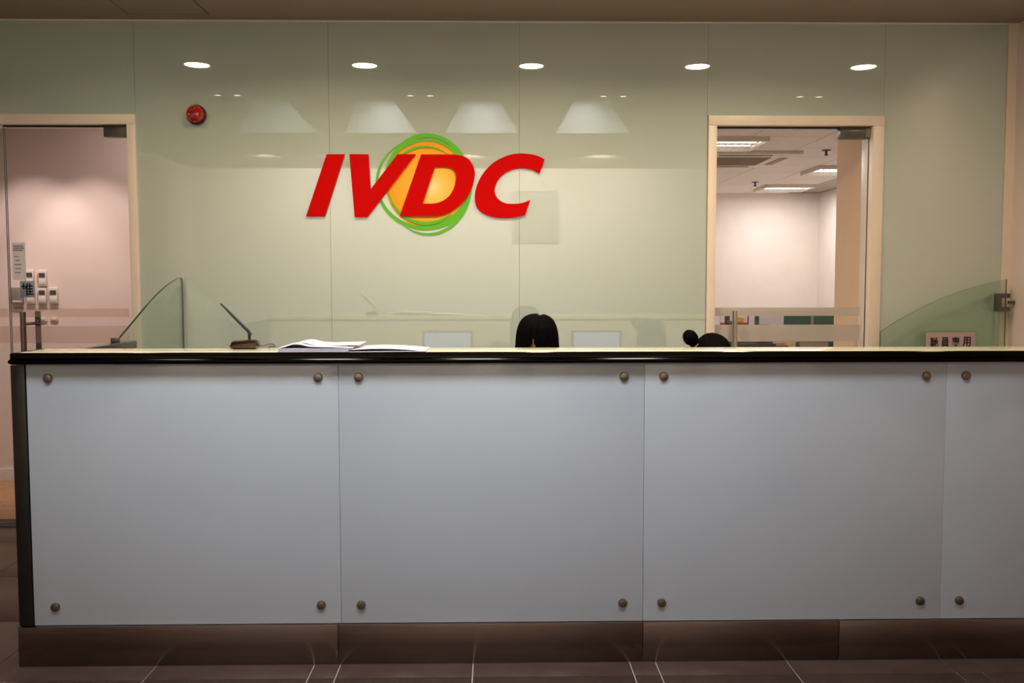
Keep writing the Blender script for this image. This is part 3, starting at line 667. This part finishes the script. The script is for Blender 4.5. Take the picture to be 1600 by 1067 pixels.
# ------------------------------------------------------------------ things on the ledge
w_ = thing('wifi_antenna', 'bronze coloured wireless adapter with tilted black antenna on the ledge', 'antenna', (-0.89, -1.698, LZ))
bm = bmesh.new(); B(bm, -0.942, -0.842, -1.733, -1.668, LZ+0.0005, LZ+0.034, 0.013)
for v in bm.verts:
    if v.co.z > LZ+0.02: v.co.x = -0.890+(v.co.x+0.892)*0.95; v.co.z -= 0.004*(1 if v.co.x < -0.91 else 0)
obj('base', bm, M['bronze'], w_, smooth=True)
bm = bmesh.new(); tube(bm, [(-0.877, -1.698, LZ+0.0335), (-0.877, -1.698, LZ+0.052)], 0.0052, 12); obj('antenna_socket', bm, M['black'], w_, smooth=True)
bm = bmesh.new(); tube(bm, [(-0.872, -1.698, LZ+0.048), (-0.880, -1.698, LZ+0.063), (-0.905, -1.698, LZ+0.088), (-0.940, -1.698, LZ+0.124)], 0.0062, 12, 0.0052); obj('antenna_rod', bm, M['black'], w_, smooth=True)
bm = bmesh.new(); tube(bm, [(-0.940, -1.698, LZ+0.124), (-0.958, -1.698, LZ+0.143), (-0.976, -1.698, LZ+0.161)], 0.0048, 12, 0.0028); obj('antenna_tip', bm, M['black'], w_, smooth=True)
bm = bmesh.new(); tube(bm, catmull([(-0.843, -1.693, LZ+0.010), (-0.825, -1.688, LZ+0.011), (-0.808, -1.678, LZ+0.016), (-0.795, -1.668, LZ+0.010), (-0.800, -1.660, LZ+0.004), (-0.82, -1.645, LZ+0.003), (-0.83, -1.640, LZ-0.03)], 6), 0.0016, 8); obj('cable', bm, M['black'], w_, smooth=True)
def curved_sheet(name, x0, x1, y0, y1, zf, th, m, parent=None, n=24, rz=0.0):
    bm = bmesh.new(); rows = []
    for k in range(n+1):
        s = k/n; x = x0+(x1-x0)*s; z = zf(s)
        rows.append([bm.verts.new((x, y, z+dz)) for y, dz in ((y0, 0), (y1, 0), (y1, th), (y0, th))])
    for a, b in zip(rows, rows[1:]):
        for q in range(4): bm.faces.new((a[q], a[(q+1) % 4], b[(q+1) % 4], b[q]))
    bm.faces.new(rows[0]); bm.faces.new(rows[-1][::-1])
    if rz: bmesh.ops.rotate(bm, verts=bm.verts, cent=((x0+x1)/2, (y0+y1)/2, 0), matrix=Matrix.Rotation(rz, 3, 'Z'))
    return obj(name, bm, m, parent, smooth=True)
w_.location.x += 0.014; w_.location.y += 0.018
ps = thing('leaflet_stack', 'stack of folded white leaflets on the counter ledge', 'leaflets', (-0.60, -1.768, LZ))
for k in range(6):
    j = random.uniform(-0.004, 0.004)
    box('leaflet', -0.728+j, -0.492+j, -1.884+abs(j), -1.690+j, LZ+0.0006+0.0022*k, LZ+0.0024+0.0022*k, M['paper_l'] if k < 3 else M['paper'], ps)
curved_sheet('leaflet', -0.727, -0.480, -1.882, -1.678, lambda s: LZ+0.0142+0.012*math.exp(-((s-0.24)/0.13)**2)+0.004*math.sin(PI*s), 0.0012, M['paper'], ps)
curved_sheet('leaflet', -0.722, -0.462, -1.838, -1.666, lambda s: LZ+0.0160+0.013*math.exp(-((s-0.24)/0.15)**2)+0.006*s, 0.0012, M['paper'], ps)
ps.location.x += 0.008; ps.location.y += 0.018
bk = thing('open_booklet', 'thin white booklet lying open right of the leaflet stack', 'booklet', (-0.36, -1.778, LZ))
curved_sheet('booklet_page', -0.488, -0.232, -1.880, -1.698, lambda s: LZ+0.0008+0.0015*s, 0.0012, M['paper'], bk)
curved_sheet('booklet_page', -0.486, -0.226, -1.874, -1.688, lambda s: LZ+0.0030+0.010*math.sin(PI*min(1, s*1.0+0.05))**0.7*(1-0.35*s), 0.0010, M['paper'], bk)
bm = bmesh.new()
for k in range(5): B(bm, -0.330+0.018*k, -0.318+0.018*k, -1.838, -1.738, LZ+0.0021+0.0003, LZ+0.0030)
tag(obj('printed_marks', bm, M['poster_brn'], bk), kind='stuff')

bk.location.y += 0.018
# monitors behind the counter, screens towards the staff
for x, lab in ((-0.32, 'computer monitor behind the counter left of the seated person'), (0.705, 'computer monitor behind the counter between both seated people')):
    t = thing('desk_monitor', lab, 'monitor', (x, -1.35, 0.74), 'monitors behind the counter')
    box('shell', x-0.175, x+0.175, -1.385, -1.3525, 0.775, 0.985, M['black'], t, bev=0.006)
    box('screen', x-0.157, x+0.157, -1.352, -1.350, 0.79, 0.970, M['screen'], t)
    box('neck', x-0.03, x+0.03, -1.40, -1.386, 0.752, 0.88, M['black'], t)
    box('foot', x-0.11, x+0.11, -1.44, -1.30, 0.7405, 0.7515, M['black'], t, bev=0.004)

# ------------------------------------------------------------------ people and chairs
def office_chair(x, y, lab):
    t = thing('office_chair', lab, 'chair', (x, y, 0), 'office chairs behind the counter')
    box('seat', x-0.23, x+0.23, y-0.24, y+0.20, 0.36, 0.412, M['black'], t, bev=0.02)
    box('backrest', x-0.20, x+0.20, y+0.235, y+0.275, 0.55, 0.86, M['black'], t, bev=0.015)
    bm = bmesh.new(); tube(bm, [(x, y+0.12, 0.350), (x, y+0.27, 0.37), (x, y+0.29, 0.62)], 0.012, 8); obj('back_bar', bm, M['fitting'], t, smooth=True)
    bm = bmesh.new(); tube(bm, [(x, y, 0.09), (x, y, 0.358)], 0.025, 12); obj('gas_column', bm, M['fitting'], t, smooth=True)
    for k in range(5):
        a = 2*PI*k/5+0.3; e = (x+0.25*math.cos(a), y+0.25*math.sin(a), 0.07)
        bm = bmesh.new(); tube(bm, [(x, y, 0.10), e], 0.018, 8, 0.012); lg = obj('base_leg', bm, M['black'], t, smooth=True)
        bm = lathe(bmesh.new(), [(0.0, -0.018), (0.027, -0.018), (0.027, 0.018), (0.0, 0.018)], (e[0], e[1], 0.028), axis='Y', seg=14); obj('castor', bm, M['black'], lg, smooth=True)

def bake(me_in, mods):
    o = bpy.data.objects.new('tmp', me_in); COL.objects.link(o)
    for k, kw in mods:
        m = o.modifiers.new(k, k)
        for a, v in kw.items(): setattr(m, a, v)
    dg = bpy.context.evaluated_depsgraph_get(); me = bpy.data.meshes.new_from_object(o.evaluated_get(dg)); bpy.data.objects.remove(o)
    return me
def skinned(verts, edges, radii):
    me = bpy.data.meshes.new('sk'); me.from_pydata(verts, edges, []); 
    o = bpy.data.objects.new('tmp', me); COL.objects.link(o)
    m = o.modifiers.new('s', 'SKIN'); m.use_smooth_shade = True
    lay = me.skin_vertices[0].data
    for q, r in zip(lay, radii): q.radius = r if isinstance(r, tuple) else (r, r)
    lay[0].use_root = True
    s = o.modifiers.new('d', 'SUBSURF'); s.levels = 2
    dg = bpy.context.evaluated_depsgraph_get(); out = bpy.data.meshes.new_from_object(o.evaluated_get(dg)); bpy.data.objects.remove(o)
    return out
def person(px_, py, headc, tilt, roll, lab, hairfn):
    """seated figure facing the lobby (-Y); headc = centre of the skull"""
    hx, hy, hz = headc
    chest = Vector((px_, py-0.10, 0.80)); nb = Vector((px_+(hx-px_)*0.4, (py-0.14+hy+0.10)/2, hz-0.125)); nk = Vector((hx, hy+0.065, hz-0.085))
    sz = nb.z-0.035
    V = [(px_, py, 0.545), (px_, py-0.04, 0.66), tuple(chest), tuple(nb), tuple(nk), (hx, hy+0.02, hz-0.02)]
    R_ = [(0.155, 0.115), (0.135, 0.10), (0.155, 0.11), (0.065, 0.06), (0.052, 0.052), (0.06, 0.06)]
    Eg = [(0, 1), (1, 2), (2, 3), (3, 4), (4, 5)]
    def chain(root, pts, rs):
        last = root
        for p, r in zip(pts, rs):
            V.append(tuple(p)); R_.append(r); Eg.append((last, len(V)-1)); last = len(V)-1
        return last
    for s in (-1, 1):
        e = chain(2, [(px_+s*0.15, nb.y+0.01, sz), (px_+s*0.21, py-0.24, 0.815), (px_+s*0.13, py-0.44, 0.778), (px_+s*0.115, py-0.49, 0.770)], [0.055, 0.042, 0.028, (0.030, 0.016)])
        cx, cy = px_+s*0.105, py-0.53
        pm = chain(e, [(cx, cy, 0.766)], [(0.034, 0.014)])
        for k, (dx, L) in enumerate(((-0.027, 0.060), (-0.009, 0.070), (0.010, 0.066), (0.028, 0.052))):
            bx, by = cx+dx, cy-0.022
            chain(pm, [(bx, by, 0.768), (bx+dx*0.1, by-L*0.5, 0.770), (bx+dx*0.15, by-L, 0.756)], [0.0095, 0.0085, 0.0075])
        chain(e, [(cx-s*0.032, cy+0.012, 0.764), (cx-s*0.048, cy-0.022, 0.760), (cx-s*0.050, cy-0.045, 0.757)], [0.011, 0.010, 0.008])
        chain(0, [(px_+s*0.09, py-0.03, 0.535), (px_+s*0.11, py-0.40, 0.545), (px_+s*0.11, py-0.38, 0.10), (px_+s*0.115, py-0.42, 0.045), (px_+s*0.12, py-0.52, 0.040)], [0.085, 0.060, 0.042, 0.040, 0.032])
    body = skinned(V, Eg, R_)
    bm = bmesh.new(); bm.from_mesh(body); bpy.data.meshes.remove(body)
    # head with brow, nose, mouth, chin and ears, in head space then tilted
    hb = bmesh.new(); bmesh.ops.create_uvsphere(hb, u_segments=40, v_segments=28, radius=1.0)
    for v in hb.verts:
        x, y, z = v.co
        k = 1.0 if z > -0.1 else 1.0-0.32*((-z-0.1)/0.9)**1.3
        q = Vector((x*0.076*k, y*0.094*(k*0.5+0.5), z*0.112))
        if y < -0.2:
            if abs(z+0.18) < 0.16: q.y -= 0.022*math.exp(-(q.x/0.011)**2)*(1-abs(z+0.18)/0.16)
            q.y += 0.008*math.exp(-((abs(q.x)-0.030)/0.013)**2-((z-0.02)/0.10)**2)
            q.y -= 0.005*math.exp(-(q.x/0.02)**2-((z+0.52)/0.07)**2)
        v.co = q
    for s in (-1, 1):
        r = bmesh.ops.create_uvsphere(hb, u_segments=12, v_segments=10, radius=1.0)
        bmesh.ops.scale(hb, vec=(0.010, 0.018, 0.030), verts=r['verts']); bmesh.ops.translate(hb, verts=r['verts'], vec=(s*0.076, 0.008, -0.008))
    HM = Matrix.Translation(headc) @ Matrix.Rotation(roll, 4, 'Y') @ Matrix.Rotation(tilt, 4, 'X')
    hb.transform(HM)
    tmp = bpy.data.meshes.new('h'); hb.to_mesh(tmp); hb.free(); bm.from_mesh(tmp); bpy.data.meshes.remove(tmp)
    me = bpy.data.meshes.new('b'); bm.to_mesh(me); bm.free()
    me = bake(me, [('REMESH', dict(mode='VOXEL', voxel_size=0.0062, use_smooth_shade=True)), ('SMOOTH', dict(factor=0.5, iterations=2))])
    bm = bmesh.new(); bm.from_mesh(me); bpy.data.meshes.remove(me)
    t = thing('person', lab, 'person', (px_, py, 0.0), 'people seated behind the counter')
    obj('body', bm, M['skin'], t, smooth=True)
    # clothing: jacket over torso and arms, trousers
    tv = V[:4]; te = Eg[:3]; trr = [(0.172, 0.134), (0.155, 0.122), (0.188, 0.142), (0.084, 0.080)]
    for s in (-1, 1):
        n0 = len(tv); tv += [(px_+s*0.15, nb.y+0.01, sz), (px_+s*0.21, py-0.24, 0.815), (px_+s*0.135, py-0.43, 0.781)]; te += [(2, n0), (n0, n0+1), (n0+1, n0+2)]; trr += [0.084, 0.060, 0.043]
    me = skinned(tv, te, trr); bm = bmesh.new(); bm.from_mesh(me); obj('jacket', bm, M['shirt'], t, smooth=True)
    tv = [(px_, py, 0.545)]; te = []; trr = [(0.166, 0.124)]
    for s in (-1, 1):
        n0 = len(tv); tv += [(px_+s*0.09, py-0.03, 0.535), (px_+s*0.11, py-0.40, 0.545), (px_+s*0.11, py-0.38, 0.12)]; te += [(0, n0), (n0, n0+1), (n0+1, n0+2)]; trr += [0.096, 0.070, 0.054]
    me = skinned(tv, te, trr); bm = bmesh.new(); bm.from_mesh(me); obj('trousers', bm, M['black'], t, smooth=True)
    for s in (-1, 1):
        bm = bmesh.new(); bmesh.ops.create_uvsphere(bm, u_segments=12, v_segments=8, radius=0.010)
        bm.transform(HM @ Matrix.Translation((s*0.030, -0.083, 0.002)) @ Matrix.Diagonal((1.2, 0.5, 0.7, 1))); obj('eye', bm, M['eye'], t, smooth=True)
    bm = B(bmesh.new(), -0.022, 0.022, -0.0025, 0.0025, -0.003, 0.003, 0.001)
    bm.transform(HM @ Matrix.Translation((0, -0.087, -0.058))); obj('mouth', bm, M['poster_brn'], t, smooth=True)
    hairfn(t, HM); return t
def hair_shell(t, HM, rx, ry, rz, drop, fringe, gap, part=0.0, halfw=68):
    """cap of hair: rings from the crown downwards, open over the face below the fringe"""
    bm = bmesh.new(); NS, NR = 96, 26; rows = []
    for i in range(NR+1):
        s = i/NR; row = []
        for k in range(NS):
            a = 2*PI*k/NS; st = 1+0.018*math.sin(k*7.3+1.7*math.sin(k*2.1))+0.010*math.sin(k*17.1)
            if s < 0.55:
                ph = (s/0.55)*PI/2; rr, z = math.sin(ph)**0.55, rz*math.cos(ph)
            else:
                rr, z = 1.0+0.04*math.sin((s-0.55)/0.45*PI), -drop*(s-0.55)/0.45
            x, y = rx*rr*math.cos(a)*st, ry*rr*math.sin(a)*st
            z -= part*math.exp(-((x-0.014)/0.010)**2)*max(0, 1-s*2.2)
            if s > 0.95: z += 0.006*math.sin(k*5.7)
            row.append(bm.verts.new((x, y, z)))
        rows.append(row)
    for i in range(NR):
        for k in range(NS):
            a = math.degrees(2*PI*(k+0.5)/NS); dz = rows[i+1][k].co.z; df = abs((a-270+180) % 360-180)
            lim = fringe+0.006*math.sin(k*3.1)
            if gap and abs((a-270+180) % 360-180-gap[0]) < gap[1]*(1-min(1, max(0, (dz-fringe)/0.06))): lim = fringe+0.055
            if df < halfw and dz < lim: continue
            bm.faces.new((rows[i][k], rows[i][(k+1) % NS], rows[i+1][(k+1) % NS], rows[i+1][k]))
    bmesh.ops.remove_doubles(bm, verts=bm.verts, dist=1e-5)
    bmesh.ops.delete(bm, geom=[v for v in bm.verts if not v.link_faces], context='VERTS')
    bmesh.ops.recalc_face_normals(bm, faces=bm.faces)
    bmesh.ops.solidify(bm, geom=bm.faces[:], thickness=0.007)
    bm.transform(HM); return obj('hair', bm, M['hair'], t, smooth=True)
def hair1(t, HM): hair_shell(t, HM, 0.098, 0.108, 0.124, 0.115, -0.012, (-15, 10), part=0.010)
def hair2(t, HM):
    hair_shell(t, HM, 0.090, 0.106, 0.120, 0.075, 0.045, None)
    bm = bmesh.new(); bmesh.ops.create_uvsphere(bm, u_segments=28, v_segments=18, radius=1.0)
    for v in bm.verts:
        a = math.atan2(v.co.y, v.co.x); v.co *= 1+0.03*math.sin(a*9+v.co.z*6)
    bm.transform(Matrix.Translation((0.894, -0.80, 1.062)) @ Matrix.Rotation(math.radians(-38), 4, 'Y') @ Matrix.Diagonal((0.033, 0.034, 0.038, 1)))
    obj('hair_bun', bm, M['hair'], t, smooth=True)
    bm = bmesh.new(); tube(bm, [(0.898, -0.80, 1.056), (0.922, -0.797, 1.030), (0.955, -0.793, 0.994)], 0.022, 14, 0.034); obj('hair_root', bm, M['hair'], t, smooth=True)
    bm = bmesh.new(); c0 = Vector((0.921, -0.80, 1.030)); ax_ = Vector((0.73, 0, -0.68)); b1 = Vector((0.68, 0, 0.73))
    tube(bm, [c0+b1*0.027*math.cos(2*PI*k/24)+Vector((0, 1, 0))*0.027*math.sin(2*PI*k/24) for k in range(25)], 0.0045, 8); obj('hair_band', bm, M['hairband'], t, smooth=True)
    bm = bmesh.new()
    for k in range(7):
        a = 1.2+0.45*k; p0 = Vector((0.894+0.03*math.cos(a), -0.81, 1.062+0.03*math.sin(a)))
        tube(bm, [p0, p0+Vector((0.013*math.cos(a+0.4), -0.002, 0.013*math.sin(a+0.4)))], 0.0004, 4)
    tag(obj('loose_strands', bm, M['hair'], t), kind='stuff')
person(0.20, -0.45, (0.200, -0.75, 1.043), math.radians(14), 0.0, 'person with short black fringe hair bent low behind the counter', hair1)
person(0.99, -0.48, (0.990, -0.79, 0.957), math.radians(30), math.radians(6), 'person with black hair in a high bun, head bowed behind the counter', hair2)
office_chair(0.20, -0.42, 'black swivel office chair of the person with fringe hair'); office_chair(0.99, -0.45, 'black swivel office chair of the person with the bun')

# ------------------------------------------------------------------ ceiling lights of the lobby
DX = (-1.87, -0.816, 0.241, 1.301, 2.367)
for k, x in enumerate(DX):
    lab = 'round recessed warm downlight over the staff area, '+('leftmost', 'second from left', 'middle', 'second from right', 'rightmost')[k]+' of five'
    t = thing('downlight', lab, 'downlight', (x, -0.985, H-0.01), 'downlights in front of the glass wall')
    bm = lathe(bmesh.new(), [(0.076, 0.0), (0.076, -0.003), (0.082, -0.006), (0.092, -0.003), (0.092, 0.0)], (x, -0.985, H-0.0006), seg=40); obj('trim_ring', bm, M['ringw'], t, smooth=True)
    bm = lathe(bmesh.new(), [(0.0, -0.0010), (0.0755, -0.0010), (0.0755, 0.0), (0.0, 0.0)], (x, -0.985, H-0.0008), seg=40); obj('lens', bm, M['lens_w'], t)
    lamp('lamp', 'AREA', (x, -0.985, H-0.008), P_DOWN*(0.32, 1.0, 1.05, 0.85, 0.15)[k], WARM, t, size=0.14, spread=150)
words = ('leftmost', 'second', 'third', 'rightmost')
for k, x in enumerate((-1.95, -0.54, 0.883, 2.34)):
    for j, d in enumerate((-0.072, 0.072)):
        spot_can(x+d, -1.92, H, 'spotlight', 'small ceiling spotlight above the counter front, '+('left' if j == 0 else 'right')+' one of the '+words[k]+' pair', 0.03, P_PAIR*10, WARM, 'spotlights above the counter', spot=75, blend=0.6)
for k, x in enumerate((-2.48, -1.72, -0.28, 1.17)):
    spot_can(x, -5.04, H, 'spotlight', 'small spotlight far back in the lobby ceiling, '+words[k]+' of four', 0.035, P_TINY*10*(0.45, 1.0, 1.4, 1.15)[k], (1.0, 0.94, 0.88), 'spotlights far back in the lobby', aim=(0, -1, -0.5), spot=150, blend=0.9)
# wall board on the far lobby wall (seen as a reflection)
o = thing('wall_board', 'beige board on the lobby wall seen only as a reflection', 'board', (0.50, YF, 1.75))
box('board_panel', 0.22, 0.77, YF+0.001, YF+0.020, 1.80, 2.42, M['board'], o, bev=0.002)
box('board_rim', 0.21, 0.78, YF+0.0005, YF+0.010, 1.785, 1.799, M['alu'], o)
